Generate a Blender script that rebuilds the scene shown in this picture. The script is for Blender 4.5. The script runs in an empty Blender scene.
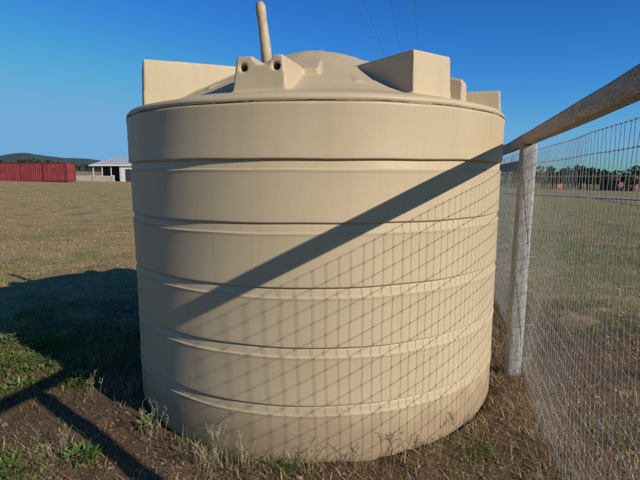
import bpy, bmesh, math, random
import numpy as np
from mathutils import Vector, Matrix
random.seed(7); rng=np.random.default_rng(7)
S=bpy.context.scene
COL=S.collection
F=470.0; PITCH=math.radians(8.0); CH=1.6
TC=(-0.03,3.77); TR=1.375

def link(o):
    COL.objects.link(o); return o
def gp(px,py):
    dx=px-320; dy=240-py
    up=dy*math.cos(PITCH)-F*math.sin(PITCH); fw=F*math.cos(PITCH)+dy*math.sin(PITCH)
    t=CH/-up
    return dx*t, fw*t
def sst(a,b,x):
    t=np.clip((x-a)/(b-a),0,1); return t*t*(3-2*t)
_perm=rng.random((256,256))
def vnoise(x,y,s,seed=0):
    x=np.asarray(x,float)/s+seed*17.3+1000; y=np.asarray(y,float)/s+seed*9.1+1000
    xi=np.floor(x).astype(int); yi=np.floor(y).astype(int); fx=x-xi; fy=y-yi
    fx=fx*fx*(3-2*fx); fy=fy*fy*(3-2*fy)
    g=lambda i,j:_perm[i%256,j%256]
    return (g(xi,yi)*(1-fx)+g(xi+1,yi)*fx)*(1-fy)+(g(xi,yi+1)*(1-fx)+g(xi+1,yi+1)*fx)*fy
FN=(0.9636,-0.2674); FD=(0.2674,0.9636); FP=(1.57,3.60)
def terr(x,y):
    x=np.asarray(x,float); y=np.asarray(y,float)
    d=np.hypot(x,y)
    z=sst(10,40,d)*(-.0246*x-.0062*y)
    near=1-sst(12,30,d)
    z=z+near*(0.035*(vnoise(x,y,.7,1)-.5)+0.025*(vnoise(x,y,.22,2)-.5)+0.016*(vnoise(x,y,.07,3)-.5))
    z=z+sst(8,60,d)*0.10*(vnoise(x,y,9,4)-.5)
    rt=np.hypot(x-TC[0],y-TC[1])
    z=z+0.035*np.exp(-((rt-1.5)/.22)**2)*sst(-1.2,1.2,x)
    fd=(x-FP[0])*FN[0]+(y-FP[1])*FN[1]
    z=z+0.03*np.exp(-((fd+.0)/.25)**2)*(1-sst(6,12,d))
    z=np.where(rt<1.36,np.minimum(z,0.0)-.0,z)
    return z
def tz(x,y): return float(terr(x,y))

# ---------- material helpers
def mat(name):
    m=bpy.data.materials.new(name); m.use_nodes=True
    nt=m.node_tree; b=nt.nodes['Principled BSDF']; return m,nt,b
def N(nt,t,**k):
    n=nt.nodes.new(t)
    for a,v in k.items(): setattr(n,a,v)
    return n
def noise(nt,vec,scale,detail=4,rough=.55):
    n=N(nt,'ShaderNodeTexNoise'); n.inputs['Scale'].default_value=scale; n.inputs['Detail'].default_value=detail
    n.inputs['Roughness'].default_value=rough
    if vec is not None: nt.links.new(vec,n.inputs['Vector'])
    return n.outputs['Fac']
def ramp(nt,fac,stops):
    r=N(nt,'ShaderNodeValToRGB'); e=r.color_ramp.elements
    while len(e)<len(stops): e.new(.5)
    for i,(p,c) in enumerate(stops):
        e[i].position=p; e[i].color=(*c,1) if len(c)==3 else c
    nt.links.new(fac,r.inputs[0]); return r.outputs[0]
def mix(nt,f,a,b,mode='MIX'):
    m=N(nt,'ShaderNodeMix',data_type='RGBA',blend_type=mode)
    for sock,v in ((m.inputs[0],f),(m.inputs[6],a),(m.inputs[7],b)):
        if isinstance(v,(int,float)): sock.default_value=v
        elif isinstance(v,tuple): sock.default_value=(*v,1)
        else: nt.links.new(v,sock)
    return m.outputs[2]
def bump(nt,b,h,s,d):
    n=N(nt,'ShaderNodeBump'); n.inputs['Strength'].default_value=s; n.inputs['Distance'].default_value=d
    nt.links.new(h,n.inputs['Height']); nt.links.new(n.outputs[0],b.inputs['Normal'])
def objco(nt,scale=None):
    t=N(nt,'ShaderNodeTexCoord').outputs['Object']
    if scale:
        m=N(nt,'ShaderNodeMapping'); m.inputs['Scale'].default_value=scale; nt.links.new(t,m.inputs[0]); return m.outputs[0]
    return t
def simple(name,col,rough=.7,var=.25,scale=6,metal=0,sc=None):
    m,nt,b=mat(name); c=objco(nt,sc)
    f=noise(nt,c,scale,4)
    dark=tuple(v*(1-var) for v in col); lite=tuple(min(1,v*(1+var)) for v in col)
    nt.links.new(ramp(nt,f,[(.3,dark),(.7,lite)]),b.inputs['Base Color'])
    b.inputs['Roughness'].default_value=rough; b.inputs['Metallic'].default_value=metal
    return m

# tank plastic
def tank_mat():
    m,nt,b=mat('tank_plastic'); co=objco(nt)
    f1=noise(nt,co,1.1,3); base=ramp(nt,f1,[(.3,(.455,.352,.215)),(.7,(.50,.39,.243))])
    st=noise(nt,objco(nt,(6,6,.35)),2.2,4,.6)
    base=mix(nt,ramp(nt,st,[(.50,(0,0,0)),(.78,(.38,.38,.38))]),base,(.37,.285,.18))
    sp=noise(nt,co,70,2,.7)
    base=mix(nt,ramp(nt,sp,[(.66,(0,0,0)),(.76,(.35,.35,.35))]),base,(.60,.50,.36))
    sd_=noise(nt,co,38,3,.75)
    base=mix(nt,ramp(nt,sd_,[(.67,(0,0,0)),(.74,(.5,.5,.5))]),base,(.27,.20,.125))
    sep=N(nt,'ShaderNodeSeparateXYZ'); nt.links.new(co,sep.inputs[0])
    add=N(nt,'ShaderNodeMath',operation='MULTIPLY_ADD'); nt.links.new(noise(nt,co,7,5),add.inputs[0]); add.inputs[1].default_value=-.35; nt.links.new(sep.outputs[2],add.inputs[2])
    base=mix(nt,ramp(nt,add.outputs[0],[(0.0,(.6,.6,.6)),(.16,(0,0,0))]),base,(.28,.185,.11))
    nt.links.new(base,b.inputs['Base Color'])
    nt.links.new(ramp(nt,noise(nt,co,5,3),[(.3,(.48,)*3),(.7,(.66,)*3)]),b.inputs['Roughness'])
    b.inputs['Specular IOR Level'].default_value=.35
    bump(nt,b,noise(nt,co,2.0,1),.25,.008)
    return m
M_TANK=tank_mat()

def meshobj(name,verts,faces,m=None,smooth=False):
    me=bpy.data.meshes.new(name); me.from_pydata(verts,[],faces); me.update()
    if m: me.materials.append(m)
    if smooth: me.polygons.foreach_set('use_smooth',[True]*len(me.polygons))
    return link(bpy.data.objects.new(name,me))
def lathe(name,prof,seg,m,wob=0):
    vs=[];fs=[]
    for i,(r,z) in enumerate(prof):
        for s in range(seg):
            a=2*math.pi*s/seg
            rr=r+wob*(math.sin(3*a+z*2)+.6*math.sin(7*a+z*5+1)+.5*math.sin(13*a-z*4))*(1 if r>.2 else 0)
            vs.append((rr*math.cos(a),rr*math.sin(a),z+(.0016*math.sin(5*a+z*7)+.001*math.sin(17*a+z*3) if r>.2 else 0)))
    for i in range(len(prof)-1):
        for s in range(seg):
            t=(s+1)%seg; fs.append((i*seg+s,i*seg+t,(i+1)*seg+t,(i+1)*seg+s))
    fs.append(tuple(reversed(range(seg)))); n=len(prof)-1
    fs.append(tuple(n*seg+s for s in range(seg)))
    return meshobj(name,vs,fs,m,True)
def boxm(name,x0,x1,y0,y1,z0,z1,m=None,bev=0,parent=None,seg=2):
    v=[(x,y,z) for z in(z0,z1) for y in(y0,y1) for x in(x0,x1)]
    f=[(0,2,3,1),(4,5,7,6),(0,1,5,4),(1,3,7,5),(3,2,6,7),(2,0,4,6)]
    o=meshobj(name,v,f,m)
    if bev:
        b=o.modifiers.new('b','BEVEL'); b.width=bev; b.segments=seg
    if parent: o.parent=parent
    return o
def evalmesh(o):
    dg=bpy.context.evaluated_depsgraph_get(); dg.update()
    me=bpy.data.meshes.new_from_object(o.evaluated_get(dg)); return me
def tubes(name,paths,rad,m,sides=6,parent=None):
    vs=[];fs=[]
    for p in paths:
        p=[Vector(q) for q in p]; b0=len(vs)
        for i,q in enumerate(p):
            d=(p[min(i+1,len(p)-1)]-p[max(i-1,0)]).normalized()
            u=d.cross(Vector((0,0,1)) if abs(d.z)<.9 else Vector((1,0,0))).normalized(); w=d.cross(u)
            r=rad[i] if isinstance(rad,(list,tuple)) else rad
            for s in range(sides):
                a=2*math.pi*s/sides; vs.append(q+u*math.cos(a)*r+w*math.sin(a)*r)
        for i in range(len(p)-1):
            for s in range(sides):
                t=(s+1)%sides; fs.append((b0+i*sides+s,b0+i*sides+t,b0+(i+1)*sides+t,b0+(i+1)*sides+s))
        fs.append(tuple(b0+s for s in reversed(range(sides)))); e=b0+(len(p)-1)*sides
        fs.append(tuple(e+s for s in range(sides)))
    o=meshobj(name,[tuple(v) for v in vs],fs,m,sides>4)
    if parent: o.parent=parent
    return o

# ================= TANK
tank=link(bpy.data.objects.new('plastic_water_tank',None)); tank.location=(TC[0],TC[1],0)
base=1.366
pts=[(1.335,-.12),(1.35,0),(1.358,.02),(base,.05)]
grooves=[.345,.675,1.005,1.345,1.675]
for i,g in enumerate(grooves):
    r2=base+(0.008 if i==4 else 0)
    pts+= [(base,(g+pts[-1][1])/2),(base,g-.075),(base+.001,g-.062),(base+.0035,g-.056),(base+.0035,g-.054),(base-.001,g-.0515),(base-.0065,g-.048),(base-.008,g-.044),(base-.007,g-.012),(base-.009,g-.007),(base-.0145,g-.004),(base-.0145,g-.000),(r2-.002,g+.0025),(r2+.0015,g+.0045),(r2+.002,g+.010),(r2,g+.03)]
pts+=[(base+.008,1.80),(base+.009,1.92),(base+.012,1.945),(base+.012,1.957),(base+.004,1.961),(base+.004,1.966),(base+.011,1.970),(base+.008,1.986),(base-.006,2.002),(1.30,2.013)]
body=lathe('tank_wall',pts,360,M_TANK,.0016); body.parent=tank
roofp=[(1.28,1.93),(1.325,1.998),(1.31,2.012),(1.25,2.03),(1.12,2.06),(1.03,2.10),(.95,2.145),(.64,2.30),(.38,2.425),(.30,2.455),(.24,2.475),(.15,2.488),(.07,2.493),(.01,2.494)]
roof=lathe('roof_src',roofp,200,None)
parts=[roof]
def radial(name,a,r0,r1,w0,w1,z0,z1t,z0t=None,top=.85):
    z0t=z1t if z0t is None else z0t
    v=[(r0,-w0,z0),(r1,-w1,z0),(r1,w1,z0),(r0,w0,z0),(r0,-w0*top,z0t),(r1-.012,-w1*top,z1t),(r1-.012,w1*top,z1t),(r0,w0*top,z0t)]
    R=Matrix.Rotation(math.radians(a),3,'Z'); v=[tuple(R@Vector(q)) for q in v]
    return meshobj(name,v,[(0,3,2,1),(4,5,6,7),(0,1,5,4),(1,2,6,5),(2,3,7,6),(3,0,4,7)])
for a,r1,zt in ((-158,1.27,2.335),(-54,1.17,2.292),(75,1.2,2.31)):
    parts.append(radial('blk',a,.2,r1,.15,.168,1.98,zt,zt+.006,.95))
for a in (-105,-17,80+29,165):
    rr={-105:1.02,-17:1.20}.get(a,1.05)
    hh={-105:2.235,-17:2.165}.get(a,2.17)
    wd=.185 if a==-105 else .10
    L_=radial('lug',a,rr-.16,rr+.15,wd,wd*.9,1.98,hh,None,.80)
    cuts=[]
    spec=[(0.02,.06,hh+.01,rr-.4,rr+.1),(-.092,.022,hh-.06,rr-.5,rr+.4),(.098,.022,hh-.06,rr-.5,rr+.4)] if a==-105 else [(0,.030,hh-.055,rr-.5,rr+.4)]
    for off,rad_,zz,r0,r1 in spec:
        me=bpy.data.meshes.new('c'); bm=bmesh.new()
        bmesh.ops.create_cone(bm,cap_ends=True,segments=20,radius1=rad_,radius2=rad_,depth=r1-r0+.2)
        bmesh.ops.transform(bm,matrix=Matrix.Rotation(math.radians(a),4,'Z')@Matrix.Translation(((r0+r1)/2+.1,off,zz))@Matrix.Rotation(math.pi/2,4,'Y'),verts=bm.verts)
        bm.to_mesh(me); bm.free(); c=link(bpy.data.objects.new('cut',me)); cuts.append(c)
        md=L_.modifiers.new('x','BOOLEAN'); md.object=c; md.solver='EXACT'
    me=evalmesh(L_); nb=link(bpy.data.objects.new('lugc',me)); bpy.data.objects.remove(L_)
    for c in cuts: bpy.data.objects.remove(c)
    parts.append(nb)
parts.append(radial('rib',-96,.12,.88,.10,.15,1.98,2.22,2.51,.75))
parts.append(radial('rib',-27,.3,1.13,.09,.09,1.98,2.215,2.44,.85))
for a in (-133,-75,10,45,110,140,185):
    parts.append(radial('rib',a,.2,1.0,.03,.03,2.0,2.135,2.485,.7))
bm=bmesh.new()
for p in parts: bm.from_mesh(p.data)
me=bpy.data.meshes.new('tank_roof'); bm.to_mesh(me); bm.free()
for p in parts: bpy.data.objects.remove(p)
ro=link(bpy.data.objects.new('tmp',me))
md=ro.modifiers.new('r','REMESH'); md.mode='VOXEL'; md.voxel_size=.008; md.use_smooth_shade=True
sm=ro.modifiers.new('s','SMOOTH'); sm.factor=.5; sm.iterations=4
me2=evalmesh(ro); bpy.data.objects.remove(ro)
me2.materials.clear(); me2.materials.append(M_TANK)
me2.polygons.foreach_set('use_smooth',[True]*len(me2.polygons))
roof=link(bpy.data.objects.new('tank_roof',me2)); roof.parent=tank
M_SEAM=simple('seam_flash',(.20,.13,.07),.8,.4,30)
ps=[]
for s in range(360):
    a=2*math.pi*s/360
    ps.append((1.3755*math.cos(a),1.3755*math.sin(a),1.9635+.0022*math.sin(a*23)+.0025*random.uniform(-1,1)))
ps.append(ps[0]); tubes('rim_flash',[ps],.0035,M_SEAM,5,tank)
M_VENT=simple('vent_plastic',(.42,.32,.20),.6,.3,14)
vp=[(-.37,0.0,2.33),(-.385,0,2.55),(-.40,0,2.68),(-.412,0,2.78),(-.414,0,2.785),(-.42,0,2.86),(-.426,0,2.885)]
tubes('vent_pipe',[vp],[.045,.041,.038,.036,.040,.038,.024],M_VENT,16,tank)

# ================= FENCE
def wood(name,a,b_,sc):
    m,nt,b=mat(name); co=objco(nt,sc); f=noise(nt,co,3,6,.65)
    c=ramp(nt,f,[(.25,a),(.75,b_)])
    k=noise(nt,co,12,3,.7); c=mix(nt,ramp(nt,k,[(.36,(.7,)*3),(.48,(0,)*3)]),c,tuple(v*.35 for v in a))
    nt.links.new(c,b.inputs['Base Color']); b.inputs['Roughness'].default_value=.9
    bump(nt,b,f,.7,.006); return m
M_RAIL=wood('weathered_rail',(.20,.175,.145),(.45,.40,.34),(3,3,14))
M_POST=wood('weathered_post',(.19,.18,.165),(.42,.405,.375),(16,16,1.6))
M_WIRE=simple('galvanised_wire',(.44,.43,.41),.5,.3,30,.2)
fence=link(bpy.data.objects.new('wire_mesh_fence',None))
def fpt(t,off=0,z=0): return (FP[0]+FD[0]*t+FN[0]*off, FP[1]+FD[1]*t+FN[1]*off, z)
def rail(name,t0,t1,off,zc,w,h,m,seed=0,slope=0,P=8):
    n=int((t1-t0)/.10)+1; vs=[];fs=[]; K=16
    for i in range(n):
        t=t0+(t1-t0)*i/(n-1)
        for k in range(K):
            a=2*math.pi*(k+.5)/K; ca,sa=math.cos(a),math.sin(a)
            q=(abs(ca)**P+abs(sa)**P)**(-1/P)
            jj=1+.05*(float(vnoise(t*1.0,k*3,.35,seed+5))-.5)
            x=ca*q*w/2*jj; y=sa*q*h/2*jj+.006*math.sin(t*.9+seed)
            vs.append(fpt(t,off+x,zc+y+slope*max(-t,-1)))
    for i in range(n-1):
        for k in range(K):
            l=(k+1)%K; fs.append((i*K+k,i*K+l,(i+1)*K+l,(i+1)*K+k))
    fs.append(tuple(reversed(range(K)))); fs.append(tuple((n-1)*K+k for k in range(K)))
    o=meshobj(name,vs,fs,m,False); o.parent=fence
    return o
rail('top_rail',-7,14,0,1.862,.085,.085,M_RAIL,0,.010,14)
rail('lower_board',.05,2.7,.03,1.675,.035,.09,M_POST,3)
post_ts=[-5.5,-2.75,0,2.75,5.5,8.25,11]
for i,t in enumerate(post_ts):
    cx,cy,_=fpt(t,.0)
    n=24; vs=[];fs=[];K=16; w,h=.115,.085
    for j in range(n):
        zz=-.2+ (1.816+.2)*j/(n-1)
        for k in range(K):
            a=2*math.pi*(k+.5)/K; ca,sa=math.cos(a),math.sin(a); q=(abs(ca)**9+abs(sa)**9)**(-1/9)
            jj=1+.05*(float(vnoise(zz,k*3+t,.3,9))-.5)
            vs.append((ca*q*w/2*jj+ (zz-1.8)*.022, sa*q*h/2*jj+(zz-1.8)*.06, zz))
    for j in range(n-1):
        for k in range(K):
            l=(k+1)%K; fs.append((j*K+k,j*K+l,(j+1)*K+l,(j+1)*K+k))
    fs.append(tuple(reversed(range(K)))); fs.append(tuple((n-1)*K+k for k in range(K)))
    o=meshobj('post',vs,fs,M_POST,True); o.location=(cx,cy,0); o.rotation_euler=(0,0,math.radians(-14)); o.parent=fence
st=[]
for j in range(7):
    z=.2+j*.26; x0,y0,_=fpt(0,.0)
    st.append([(x0-.065+(z-1.8)*.02,y0-.05+(z-1.8)*.06,z),(x0+.0,y0-.075+(z-1.8)*.06,z+.004),(x0+.065,y0-.065+(z-1.8)*.06,z+.002)])
tubes('tie_wires',st,.0014,M_WIRE,4,fence)
paths=[]
tt=-6.5; offw=.052
def bow(t,z): return .012*math.sin(t*2.3+z*1.7)+.006*math.sin(t*7+z*5)
i=0
NZ=19; DZ=.0975
while tt<8:
    lean=random.uniform(-.004,.004); p=[]
    for j in range(NZ):
        z=.03+j*DZ
        p.append(fpt(tt+lean+random.uniform(-.002,.002),offw+bow(tt,z)+(.0015 if (i+j)%2 else -.0015),z))
    paths.append(p); tt+=.0508; i+=1
zs=[.03+DZ*j for j in range(NZ)]
for z in zs:
    p=[]; t=-6.5; k=0
    while t<8:
        p.append(fpt(t,offw+bow(t,z)+(.0012 if k%2 else -.0012),z+.006*math.sin(t*1.1+z*3)+random.uniform(-.0015,.0015))); t+=.0508; k+=1
    paths.append(p)
tubes('wire_mesh',paths,.0015,M_WIRE,4,fence)
kn=[]
for i in range(0,300):
    t=-6.5+.0508*i
    if -3.2<t<1.0:
        for z in zs:
            kn.append([fpt(t-.005,offw+bow(t,z),z-.002+.006*math.sin(t*1.1+z*3)),fpt(t+.005,offw+bow(t,z),z+.002+.006*math.sin(t*1.1+z*3))])
tubes('mesh_knots',kn,.0028,M_WIRE,4,fence)

# ================= GROUND
n=520; u=np.linspace(-1,1,n); k=9.2
def sp(u): return np.sinh(u*k)/math.sinh(k)*5000
xs=sp(u); ys=sp(u)+3.5
X,Y=np.meshgrid(xs,ys); Z=terr(X,Y)
vs=np.stack([X,Y,Z],-1).reshape(-1,3)
idx=np.arange(n*n).reshape(n,n)
fs=np.stack([idx[:-1,:-1],idx[:-1,1:],idx[1:,1:],idx[1:,:-1]],-1).reshape(-1,4)
def fastmesh(name,vs,fs,m,smooth=False,cols=None):
    me=bpy.data.meshes.new(name); k=fs.shape[1]
    me.vertices.add(len(vs)); me.vertices.foreach_set('co',vs.astype(np.float32).ravel())
    me.loops.add(fs.size); me.loops.foreach_set('vertex_index',fs.astype(np.int32).ravel())
    me.polygons.add(len(fs)); me.polygons.foreach_set('loop_start',(np.arange(len(fs))*k).astype(np.int32))
    if smooth: me.polygons.foreach_set('use_smooth',np.ones(len(fs),bool))
    me.update(calc_edges=True)
    if cols is not None:
        at=me.color_attributes.new('col','FLOAT_COLOR','POINT'); c=np.ones((len(vs),4),np.float32); c[:,:3]=cols
        at.data.foreach_set('color',c.ravel())
    me.materials.append(m)
    return link(bpy.data.objects.new(name,me))
def ground_mat():
    m,nt,b=mat('dry_grass_ground'); co=objco(nt)
    n1=noise(nt,co,1.1,6,.6); n2=noise(nt,co,9,6,.7); n3=noise(nt,co,.12,5,.55); n4=noise(nt,co,55,4,.75); n5=noise(nt,co,.45,5,.6)
    straw=ramp(nt,n2,[(.3,(.27,.175,.08)),(.5,(.43,.30,.145)),(.72,(.57,.43,.235))])
    soil=ramp(nt,n4,[(.3,(.10,.058,.034)),(.7,(.25,.155,.095))])
    green=ramp(nt,n2,[(.3,(.13,.14,.045)),(.7,(.29,.28,.11))])
    dt=N(nt,'ShaderNodeVectorMath',operation='DOT_PRODUCT'); nt.links.new(co,dt.inputs[0]); dt.inputs[1].default_value=(FN[0],FN[1],0)
    off=FP[0]*FN[0]+FP[1]*FN[1]
    mr=N(nt,'ShaderNodeMapRange'); nt.links.new(dt.outputs['Value'],mr.inputs[0]); mr.inputs[1].default_value=off+.1; mr.inputs[2].default_value=off+1.2; mr.inputs[3].default_value=0; mr.inputs[4].default_value=.20
    gs=N(nt,'ShaderNodeMath',operation='ADD'); nt.links.new(mr.outputs[0],gs.inputs[0])
    a2=N(nt,'ShaderNodeMath',operation='MULTIPLY_ADD'); nt.links.new(n3,a2.inputs[0]); a2.inputs[1].default_value=.6; nt.links.new(n1,a2.inputs[2])
    nt.links.new(a2.outputs[0],gs.inputs[1])
    gm=ramp(nt,gs.outputs[0],[(.82,(0,0,0)),(.97,(.8,.8,.8))])
    c=mix(nt,gm,straw,green)
    # scattered worn patches in the paddock
    c=mix(nt,ramp(nt,n5,[(.56,(0,0,0)),(.70,(.55,.55,.55))]),c,(.27,.17,.10))
    ln=N(nt,'ShaderNodeVectorMath',operation='DISTANCE'); nt.links.new(co,ln.inputs[0]); ln.inputs[1].default_value=(TC[0]+.3,TC[1]-.5,0)
    mm=N(nt,'ShaderNodeMapRange'); nt.links.new(ln.outputs['Value'],mm.inputs[0]); mm.inputs[1].default_value=1.6; mm.inputs[2].default_value=5.0; mm.inputs[3].default_value=.42; mm.inputs[4].default_value=-.08
    s=N(nt,'ShaderNodeMath',operation='ADD'); nt.links.new(mm.outputs[0],s.inputs[0]); nt.links.new(n1,s.inputs[1])
    sm_=ramp(nt,s.outputs[0],[(.55,(0,0,0)),(.73,(1,1,1))])
    c=mix(nt,sm_,c,soil)
    c=mix(nt,.6,c,ramp(nt,n3,[(.35,(.72,.68,.62)),(.65,(1,1,1))]),'MULTIPLY')
    nt.links.new(c,b.inputs['Base Color']); b.inputs['Roughness'].default_value=.95; b.inputs['Specular IOR Level'].default_value=.1
    h=N(nt,'ShaderNodeMath',operation='ADD'); nt.links.new(n2,h.inputs[0]); nt.links.new(n4,h.inputs[1])
    bump(nt,b,h.outputs[0],.8,.03)
    return m
fastmesh('ground',vs,fs,ground_mat(),True)

# ================= GRASS
def leaf_mat(name='grass_blades',rough=.75,trn=.3):
    m,nt,b=mat(name); a=N(nt,'ShaderNodeAttribute',attribute_name='col')
    d=N(nt,'ShaderNodeBsdfDiffuse'); nt.links.new(a.outputs['Color'],d.inputs[0])
    tr=N(nt,'ShaderNodeBsdfTranslucent'); nt.links.new(a.outputs['Color'],tr.inputs[0])
    ms=N(nt,'ShaderNodeMixShader'); ms.inputs[0].default_value=trn; out=nt.nodes['Material Output']
    nt.links.new(d.outputs[0],ms.inputs[1]); nt.links.new(tr.outputs[0],ms.inputs[2]); nt.links.new(ms.outputs[0],out.inputs[0]); return m
M_BLADE=leaf_mat()
def blades(name,x,y,h,w,lean,cols,m=M_BLADE,zoff=0):
    n=len(x); az=rng.random(n)*2*np.pi; fa=az+np.pi/2+rng.normal(0,.5,n)
    z0=terr(x,y)-.004+zoff
    dx,dy=np.cos(az),np.sin(az); wx,wy=np.cos(fa)*w/2,np.sin(fa)*w/2
    P=np.zeros((n,5,3))
    for i,(s,ww) in enumerate(((0,1),(0,-1),(.5,.8),(.5,-.8),(1,0))):
        hor=h*np.sin(lean)*s*(.6+.4*s); ver=h*np.cos(lean)*s*(1.1-.1*s)
        P[:,i,0]=x+dx*hor+wx*ww; P[:,i,1]=y+dy*hor+wy*ww; P[:,i,2]=z0+ver+ (0.003 if i>1 else 0)
    b=(np.arange(n)*5)[:,None]
    F3=np.concatenate([b+np.array([0,1,3]),b+np.array([0,3,2]),b+np.array([2,3,4])],0)
    return fastmesh(name,P.reshape(-1,3),F3,m,False,np.repeat(cols,5,0))
def palette(n,x,y,greenbias=0):
    straw=np.array([[.58,.43,.24],[.47,.33,.165],[.66,.52,.32],[.33,.22,.11],[.52,.38,.21]])
    grn=np.array([[.15,.19,.05],[.21,.24,.07],[.11,.155,.04],[.30,.30,.11]])
    c=straw[rng.integers(0,5,n)]; fd=(x-FP[0])*FN[0]+(y-FP[1])*FN[1]
    gl=.16*np.exp(-(((x+2.6)/1.3)**2+((y-3.9)/1.3)**2))
    g=vnoise(x,y,1.3,21)*.6+vnoise(x,y,.4,22)*.4+np.where(fd>.3,.11,-.03)+greenbias+gl
    isg=rng.random(n)<sst(.50,.72,g)*.9
    c=np.where(isg[:,None],grn[rng.integers(0,4,n)],c)
    return c*(.75+.5*rng.random((n,1))),isg
def polar(n,d0,d1,a0=-46,a1=48,p=1.0):
    d=d0*(d1/d0)**(rng.random(n)**p); a=np.radians(a0+(a1-a0)*rng.random(n))
    return d*np.sin(a),d*np.cos(a)
def keep(x,y,c=1.39):
    return np.hypot(x-TC[0],y-TC[1])>c
n_=160000
x,y=polar(n_,1.3,16); dd=np.hypot(x-TC[0]-.3,y-TC[1]+.5)
k_=keep(x,y)&(rng.random(n_)<.10+.90*sst(.40,.64,vnoise(x,y,.5,31)*.55+vnoise(x,y,.13,32)*.35+.34*sst(1.6,4.4,dd)))
x=x[k_];y=y[k_]; c,isg=palette(len(x),x,y); d=np.hypot(x,y)
h=(.016+.040*rng.random(len(x)))*(1+.6*vnoise(x,y,.8,33)); h=np.where(isg,h*1.4,h); w=(.0022+.0028*rng.random(len(x)))*(1+d*.12)
lean=np.clip(rng.normal(1.15,.3,len(x)),.1,1.5); lean=np.where(isg,lean*.6,lean)
blades('dry_grass',x,y,h,w,lean,c)
n_=60000
x,y=polar(n_,12,60); c,isg=palette(n_,x,y); d=np.hypot(x,y)
blades('dry_grass',x,y,.03+.035*rng.random(n_),.012*(d/14),np.clip(rng.normal(1.15,.25,n_),.1,1.4),c)
n_=18000
x,y=polar(n_,1.4,7); k_=keep(x,y,1.38)&(vnoise(x,y,.35,71)>.38); x=x[k_];y=y[k_]; m_=len(x)
c=np.array([.56,.43,.26])*(.4+.75*rng.random((m_,1)))
blades('straw_litter',x,y,.04+.10*rng.random(m_),.002+.0015*rng.random(m_),1.38+.13*rng.random(m_),c,zoff=.008)
n_=13000
t=rng.uniform(-3.2,7,n_); o_=rng.normal(.06,.13,n_); x=FP[0]+FD[0]*t+FN[0]*o_; y=FP[1]+FD[1]*t+FN[1]*o_; k_=keep(x,y)&(vnoise(x,y,.2,73)>.3); x=x[k_];y=y[k_];m_=len(x)
c=np.array([.50,.37,.22])*(.35+.8*rng.random((m_,1)))
blades('fence_line_grass',x,y,.04+.11*rng.random(m_),.0025+.002*rng.random(m_),np.clip(rng.normal(1.05,.35,m_),0,1.5),c)
n_=1700
a=rng.uniform(math.pi*.95,2*math.pi*1.03,n_); r=1.40+np.abs(rng.normal(0,.07,n_)); x=TC[0]+r*np.cos(a); y=TC[1]+r*np.sin(a)
k_=vnoise(x,y,.28,41)>.52; x=x[k_];y=y[k_];m_=len(x)
cc=np.where(rng.random((m_,1))<.4,np.array([[.15,.19,.06]]),np.array([[.52,.42,.24]]))*(.6+.6*rng.random((m_,1)))
blades('tank_edge_grass',x,y,.04+.11*rng.random(m_),.0025+.002*rng.random(m_),np.clip(rng.normal(.6,.35,m_),0,1.3),cc)
M_STEM=simple('seed_stem',(.33,.28,.16),.8,.3,20)
def tuft(px,py,nst,hh):
    gx,gy=gp(px,py); ps=[]
    for i in range(nst):
        a=random.uniform(0,6.28); l=random.uniform(.15,.5); H=hh*random.uniform(.5,1.0)
        bx,by=gx+random.gauss(0,.03),gy+random.gauss(0,.03); z0=tz(bx,by)
        ps.append([(bx+math.cos(a)*l*H*s*s,by+math.sin(a)*l*H*s*s,z0+H*s) for s in (0,.35,.7,1)])
        for _ in range(7):
            s=random.uniform(.68,1); qx,qy,qz=bx+math.cos(a)*l*H*s*s,by+math.sin(a)*l*H*s*s,z0+H*s
            b=random.uniform(0,6.28); e=.018*random.uniform(.5,1.4)
            ps.append([(qx,qy,qz),(qx+math.cos(b)*e,qy+math.sin(b)*e,qz+e*.9)])
    return tubes('seeding_grass_tuft',ps,.0010,M_STEM,3)
for px,py,nn,hh in ((215,464,11,.32),(152,440,12,.24),(205,474,9,.22),(312,472,7,.19),(362,472,8,.20),(400,465,6,.17),(60,455,8,.22),(455,443,7,.18),(540,440,8,.24),(250,473,6,.2),(430,458,6,.15),(95,395,6,.2)):
    tuft(px,py,nn,hh)
def weed(px,py,rad,nl):
    gx,gy=gp(px,py); n=nl
    a=rng.random(n)*6.283; r=rad*np.sqrt(rng.random(n)); x=gx+r*np.cos(a)*1.0; y=gy+r*np.sin(a)
    kk=vnoise(x,y,.09,61)>.38; x=x[kk];y=y[kk];r=r[kk];a=a[kk];n=len(x)
    z=terr(x,y)+.01+ (rad*.45)*rng.random(n)*(1-r/rad*.7); L=.022+.034*rng.random(n); W=L*.38
    fa=a+rng.normal(0,.7,n); dz=rng.normal(.25,.35,n)
    dx,dy=np.cos(fa),np.sin(fa); P=np.zeros((n,5,3))
    for i,(s,ww,zb) in enumerate(((0,0,0),(.35,1,.1),(.35,-1,.1),(.7,.75,.0),(1,0,-.1))):
        P[:,i,0]=x+dx*L*s-dy*W*ww*.5; P[:,i,1]=y+dy*L*s+dx*W*ww*.5; P[:,i,2]=z+L*(s*dz+zb)
    b=(np.arange(n)*5)[:,None]
    F3=np.concatenate([b+np.array([0,1,2]),b+np.array([1,4,2])],0)
    c=np.array([.15,.215,.06])*(.5+.9*rng.random((n,1)))
    return fastmesh('broadleaf_weed',P.reshape(-1,3),F3,M_BLADE,False,np.repeat(c,5,0))
for w_ in ((38,316,.22,450),(12,368,.28,900),(78,380,.13,480),(82,458,.08,260),(50,345,.2,420),(22,345,.28,650),(20,392,.16,300),(45,372,.14,260),(110,330,.12,120),(150,425,.07,130),(12,470,.09,160)):
    weed(*w_)
bm=bmesh.new()
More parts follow.
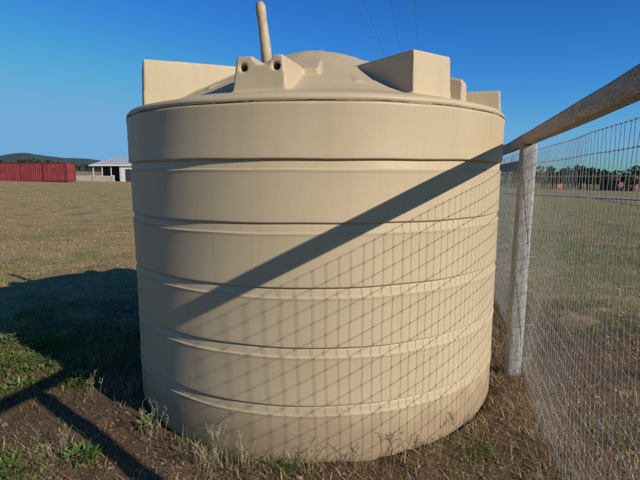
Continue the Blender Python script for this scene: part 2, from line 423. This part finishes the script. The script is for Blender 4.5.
for i in range(1300):
    x_,y_=gp(random.uniform(-60,700),random.uniform(330,520))
    if math.hypot(x_-TC[0],y_-TC[1])<1.42: continue
    s=random.uniform(.004,.014)*(1.7 if random.random()<.06 else 1)
    r=bmesh.ops.create_icosphere(bm,subdivisions=1,radius=s,matrix=Matrix.Translation((x_,y_,tz(x_,y_)+s*.2))@Matrix.Diagonal((1,random.uniform(.6,1),.6,1)))
    for v in r['verts']: v.co+=Vector((random.gauss(0,1),random.gauss(0,1),random.gauss(0,1)))*s*.14
me=bpy.data.meshes.new('soil_clods'); bm.to_mesh(me); bm.free(); me.materials.append(simple('clod',(.22,.14,.09),.95,.4,40)); link(bpy.data.objects.new('soil_clods',me))

# ================= DISTANCE
def strip(name,pts,w,m,dz):
    vs=[];fs=[]
    P=[Vector(p) for p in pts]; Q=[]
    for i in range(len(P)-1):
        for s in range(12): Q.append(P[i].lerp(P[i+1],s/12))
    Q.append(P[-1])
    for i,q in enumerate(Q):
        d=(Q[min(i+1,len(Q)-1)]-Q[max(i-1,0)]).normalized(); nx=Vector((-d.y,d.x))
        for s in (-1,-.5,0,.5,1):
            a=q+nx*w/2*s; vs.append((a.x,a.y,tz(a.x,a.y)+dz))
    for i in range(len(Q)-1):
        for j in range(4): fs.append((i*5+j,i*5+j+1,(i+1)*5+j+1,(i+1)*5+j))
    return meshobj(name,vs,fs,m,True)
M_ROAD=simple('asphalt_road',(.22,.205,.19),.95,.15,1.5)
strip('road',[(110,28),(60,40),(34,50),(22,72),(16,120)],6,M_ROAD,.09)
def corr(name,m,x0,x1,y0,z0,z1,amp,pit,parent,axis='x'):
    vs=[];fs=[]; x=x0; seq=[(0,0),(.3,0),(.5,1),(.8,1)]
    L=[]
    while x<x1:
        for s,o in seq:
            if x+s*pit<=x1: L.append((x+s*pit,o*amp))
        x+=pit
    for a,o in L:
        for z in (z0,z1): vs.append((a,y0+o,z) if axis=='x' else (y0+o,a,z))
    for i in range(len(L)-1): fs.append((2*i,2*i+2,2*i+3,2*i+1))
    o=meshobj(name,vs,fs,m); o.parent=parent; return o
M_RED=simple('red_paint',(.19,.017,.02),.65,.3,1.2); M_REDD=simple('dark_red_paint',(.12,.013,.016),.65,.2,2)
cont=link(bpy.data.objects.new('red_shipping_container',None))
cx0,cx1,cy0,cy1=-46.9,-34.7,65,67.44; cz=tz(-40,65)-.05
corr('side_wall',M_RED,cx0+.1,cx1-.1,cy0+.03,cz+.16,cz+2.5,.05,.28,cont)
corr('back_wall',M_RED,cx0+.1,cx1-.1,cy1-.09,cz+.16,cz+2.5,.05,.28,cont)
corr('end_wall',M_RED,cy0+.1,cy1-.1,cx1-.09,cz+.16,cz+2.5,.05,.28,cont,'y')
corr('door_end',M_RED,cy0+.1,cy1-.1,cx0+.04,cz+.16,cz+2.5,.03,.6,cont,'y')
boxm('roof_panel',cx0+.1,cx1-.1,cy0+.1,cy1-.1,cz+2.5,cz+2.56,M_RED,0,cont)
boxm('floor',cx0+.1,cx1-.1,cy0+.1,cy1-.1,cz+.06,cz+.15,M_REDD,0,cont)
for xx in (cx0,cx1-.14):
    for yy in (cy0,cy1-.14): boxm('corner_post',xx,xx+.14,yy,yy+.14,cz,cz+2.6,M_REDD,.01,cont)
for zz in (cz+.02,cz+2.48):
    for yy in (cy0+.005,cy1-.125): boxm('side_beam',cx0+.14,cx1-.14,yy,yy+.12,zz,zz+.11,M_REDD,0,cont)
for xx in (-44,-41,-38): boxm('wall_rib',xx,xx+.09,cy0-.02,cy0+.02,cz+.14,cz+2.47,M_REDD,0,cont)
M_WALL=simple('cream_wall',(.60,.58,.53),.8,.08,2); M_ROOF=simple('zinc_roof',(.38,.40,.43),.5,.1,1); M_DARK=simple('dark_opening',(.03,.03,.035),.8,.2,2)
shed=link(bpy.data.objects.new('farm_shed',None)); sx0,sx1,sy0,sy1=-38.9,-24,80,88; sz=tz(-32,80)
boxm('wall',sx0+5.2,sx1-.3,sy0+.3,sy1-.3,sz-.2,sz+2.7,M_WALL,0,shed)
boxm('bay_shade_panel',sx0+.6,sx0+5.2,sy0+3.5,sy0+3.7,sz-.2,sz+2.7,M_DARK,0,shed)  # near-black sheet paints the shade inside the open bay
boxm('door',sx0+6.0,sx0+7.0,sy0+.25,sy0+.29,sz,sz+2.1,M_DARK,0,shed)
boxm('window',sx0+8.2,sx0+9.6,sy0+.25,sy0+.29,sz+1,sz+2,M_DARK,0,shed)
for i in range(4): boxm('veranda_post',sx0+.5+i*1.5,sx0+.62+i*1.5,sy0+.3,sy0+.42,sz-.2,sz+2.7,M_WALL,0,shed)
boxm('fascia',sx0,sx1,sy0-.03,sy0+.03,sz+2.62,sz+2.86,M_WALL,0,shed)
rv=[(sx0,sy0,sz+2.8),(sx1,sy0,sz+2.8),(sx1,sy1,sz+2.8),(sx0,sy1,sz+2.8),(sx0+2.2,84,sz+4.2),(sx1-2.2,84,sz+4.2)]
o=meshobj('hip_roof',rv,[(0,1,5,4),(2,3,4,5),(1,2,5),(3,0,4),(0,3,2,1)],M_ROOF); o.parent=shed
gw=link(bpy.data.objects.new('garden_wall',None))
M_GW=simple('rendered_wall',(.38,.34,.28),.9,.15,1.5)
boxm('wall',-43,-33.5,77,77.2,tz(-38,77)-.3,tz(-38,77)+.75,M_GW,.01,gw)
boxm('capping',-43.03,-33.47,76.96,77.24,tz(-38,77)+.752,tz(-38,77)+.83,M_WALL,.01,gw)
for x_ in (-43.2,-40,-36.8,-33.6): boxm('pier',x_-.15,x_+.15,76.9,77.3,tz(-38,77)-.3,tz(-38,77)+.95,M_GW,.01,gw)
def hills(name,dist,prof,col,a0,a1,seed):
    na=400; vs=[];fs=[]
    for i in range(na):
        a=math.radians(a0+(a1-a0)*i/(na-1))
        for j,(dd,hs) in enumerate(((0,0),(60,.45),(160,.8),(320,1.0),(700,0))):
            d=dist+dd; x_=d*math.sin(a); y_=d*math.cos(a)
            hh=prof(math.degrees(a))*(1+.25*(float(vnoise(i*.65,j*4,9,seed))-.5))+ (5*(float(vnoise(i*.65,j,1.3,seed+1))-.5) if hs>.3 else 0)
            vs.append((x_,y_,tz(x_,y_)-2+hh*hs))
    for i in range(na-1):
        for j in range(4): fs.append((i*5+j,(i+1)*5+j,(i+1)*5+j+1,i*5+j+1))
    m=simple(name+'_hazy_bush',col,.95,.35,.03)
    return meshobj(name,vs,fs,m,True)
hills('hills',1700,lambda a:20+32*math.exp(-((a+32)/3.5)**2)+26*math.exp(-((a+26.5)/3.0)**2)+12*math.exp(-((a+20)/4)**2)+8*math.sin(a*.35)**2+22*math.exp(-((a-27)/3.5)**2)+10*math.exp(-((a-33)/3)**2),(.036,.055,.055),-60,60,51)  # bush green with bluish distance haze mixed into the colour
def treemass(name,spec,seed):
    r=np.random.default_rng(seed); V=[];C=[];Fq=[];nv=0
    for (x_,y_,H) in spec:
        z0=tz(x_,y_); nl=90; cw=H*r.uniform(.35,.55)
        nb=r.integers(4,7); bc=np.stack([r.normal(0,cw*.5,nb),r.normal(0,cw*.5,nb),H*r.uniform(.4,.85,nb)],-1); br=cw*r.uniform(.35,.6,nb)
        bi=r.integers(0,nb,nl); dv=r.normal(0,1,(nl,3)); dv/=np.linalg.norm(dv,axis=1)[:,None]
        p=bc[bi]+dv*(br[bi]*r.uniform(.5,1.1,nl))[:,None]*np.array([1,1,.7]); p[:,2]=np.clip(p[:,2],H*.12,H)
        s=H*r.uniform(.05,.10,nl)
        t1=r.normal(0,1,(nl,3)); t1/=np.linalg.norm(t1,axis=1)[:,None]; t2=np.cross(t1,r.normal(0,1,(nl,3))); t2/=np.linalg.norm(t2,axis=1)[:,None]
        q=np.stack([p-t1*s[:,None],p+t2*s[:,None]*.7,p+t1*s[:,None],p-t2*s[:,None]*.8],1)+np.array([x_,y_,z0])
        V.append(q.reshape(-1,3)); Fq.append(np.arange(nl*4).reshape(-1,4)+nv); nv+=nl*4
        g=np.array([.045,.062,.03])*r.uniform(.7,1.25)
        C.append(np.repeat(g*(.6+.8*r.random((nl,1))),4,0))
        for a in (0,2.1,4.2):
            w=H*.022; dx,dy=math.cos(a)*w,math.sin(a)*w
            V.append(np.array([[x_-dx,y_-dy,z0-.3],[x_+dx,y_+dy,z0-.3],[x_+dx*.4,y_+dy*.4,z0+H*.6],[x_-dx*.4,y_-dy*.4,z0+H*.6]])); C.append(np.full((4,3),.09)); Fq.append(np.arange(4)[None]+nv); nv+=4
    return fastmesh(name,np.concatenate(V),np.concatenate(Fq),M_BLADE,False,np.concatenate(C))
spec=[]
for i in range(520):
    a=math.radians(random.uniform(10,52)); d=random.uniform(130,300); spec.append((d*math.sin(a),d*math.cos(a),random.uniform(3.2,6.8)))
for i in range(240):
    a=math.radians(random.uniform(-55,-16)); d=random.uniform(260,520); spec.append((d*math.sin(a),d*math.cos(a),random.uniform(4,8)))
for i in range(100):
    a=math.radians(random.uniform(-16,12)); d=random.uniform(200,420); spec.append((d*math.sin(a),d*math.cos(a),random.uniform(4,7)))
treemass('distant_trees',spec,5)
M_OR=simple('orange_sign',(.75,.10,.02),.5,.08,2)
def at(px,d): return (px-320)/F*d*math.cos(PITCH)
sg=link(bpy.data.objects.new('orange_road_sign',None)); d=110; x_=at(561,d); z_=tz(x_,d)
boxm('panel',x_-.6,x_+.6,d,d+.05,z_+.5,z_+1.3,M_OR,.02,sg)
for q in (-.45,.4): boxm('leg',x_+q,x_+q+.06,d+.06,d+.12,z_-.2,z_+1.3,M_WALL,0,sg)
hs=link(bpy.data.objects.new('brick_house',None)); d=125; x_=at(638,d); z_=tz(x_,d)
M_BR=simple('brick',(.33,.15,.10),.9,.2,1); M_TILE=simple('red_tile',(.30,.09,.06),.8,.15,1)
boxm('walls',x_-5,x_+8,d,d+8,z_-.5,z_+2.7,M_BR,0,hs)
o=meshobj('roof',[(x_-5.6,d-.6,z_+2.7),(x_+8.6,d-.6,z_+2.7),(x_+8.6,d+8.6,z_+2.7),(x_-5.6,d+8.6,z_+2.7),(x_-2,d+4,z_+4.4),(x_+5,d+4,z_+4.4)],[(0,1,5,4),(2,3,4,5),(1,2,5),(3,0,4),(0,3,2,1)],M_TILE); o.parent=hs
for q in (-3.5,0.5,4.5): boxm('window',x_+q,x_+q+1.4,d-.03,d-.005,z_+.9,z_+2.1,M_DARK,0,hs)
boxm('door',x_-1.4,x_-.5,d-.03,d-.005,z_,z_+2.1,M_DARK,0,hs)
# power lines
M_CAB=simple('cable',(.10,.11,.13),.6,.1,2); M_POLE=simple('pole_timber',(.20,.16,.12),.9,.3,2,sc=(6,6,1))
pl=link(bpy.data.objects.new('overhead_power_lines',None)); ca=[]
y0s=(-25,75,175)
ctr=lambda y: 3.27+(y-23)*.2277
for off in (-1.15,0,1.12):
    for a_,b_ in zip(y0s,y0s[1:]):
        p=[]
        for s in range(31):
            u_=s/30; yy=a_+(b_-a_)*u_; xx=ctr(yy)+off*1.0; zz=9.9-1.2*(1-(2*u_-1)**2)*.5; p.append((xx,yy,zz-.006*yy*(yy>40)))
        ca.append(p)
tubes('cables',ca,.008,M_CAB,4,pl)
for yy in y0s:
    xx=ctr(yy); up=link(bpy.data.objects.new('utility_pole',None)); z_=tz(xx,yy); zt=9.9-.006*yy*(yy>40)
    tubes('pole',[[(xx,yy,z_-.5),(xx,yy,zt+.1)]],[.17,.12],M_POLE,12,up)
    boxm('crossarm',xx-1.35,xx+1.35,yy+.13,yy+.23,zt-.22,zt-.10,M_POLE,0,up)
    for off in (-1.15,0,1.12): tubes('insulator',[[(xx+off,yy+.18,zt-.10),(xx+off,yy+.18,zt-.05),(xx+off,yy+.18,zt+.01)]],[.03,.05,.02],M_WALL,8,up)

# ================= LIGHT
sd=Vector((.78,-.626,.495)).normalized()
el=math.asin(sd.z); azc=math.atan2(sd.x,sd.y)
L=bpy.data.lights.new('sun','SUN'); L.energy=4.8; L.angle=math.radians(.5); L.color=(1,.93,.82)
so=link(bpy.data.objects.new('sun',L)); so.rotation_euler=sd.to_track_quat('Z','Y').to_euler(); so.location=(10,-10,12)
W=bpy.data.worlds.new('World'); S.world=W; W.use_nodes=True; nt=W.node_tree; bg=nt.nodes['Background']
sk=N(nt,'ShaderNodeTexSky',sky_type='NISHITA'); sk.sun_disc=False; sk.sun_elevation=el; sk.sun_rotation=azc
sk.air_density=1.0; sk.dust_density=.3; sk.ozone_density=2.5
sp_=N(nt,'ShaderNodeSeparateColor'); nt.links.new(sk.outputs[0],sp_.inputs[0]); cb=N(nt,'ShaderNodeCombineColor')
for i,(g_,e_,mx) in enumerate(((.115,1.88,4.1),(.455,1.37,4.9),(.44,1.76,4.7))):
    mn=N(nt,'ShaderNodeMath',operation='SMOOTH_MIN'); mn.inputs[1].default_value=mx; mn.inputs[2].default_value=1.2; nt.links.new(sp_.outputs[i],mn.inputs[0])
    pw=N(nt,'ShaderNodeMath',operation='POWER'); pw.inputs[1].default_value=e_; nt.links.new(mn.outputs[0],pw.inputs[0])
    mu=N(nt,'ShaderNodeMath',operation='MULTIPLY'); mu.inputs[1].default_value=g_; nt.links.new(pw.outputs[0],mu.inputs[0]); nt.links.new(mu.outputs[0],cb.inputs[i])
nt.links.new(cb.outputs[0],bg.inputs[0]); bg.inputs[1].default_value=.10
# ================= CAMERA
cd=bpy.data.cameras.new('camera'); cam=link(bpy.data.objects.new('camera',cd)); cd.sensor_width=36; cd.lens=F/640*36; cd.clip_end=12000; cd.clip_start=.05
cam.location=(0,0,CH); cam.rotation_euler=(math.pi/2-PITCH,0,0); S.camera=cam
S.view_settings.view_transform='Standard'; S.view_settings.look='None'; S.view_settings.exposure=0
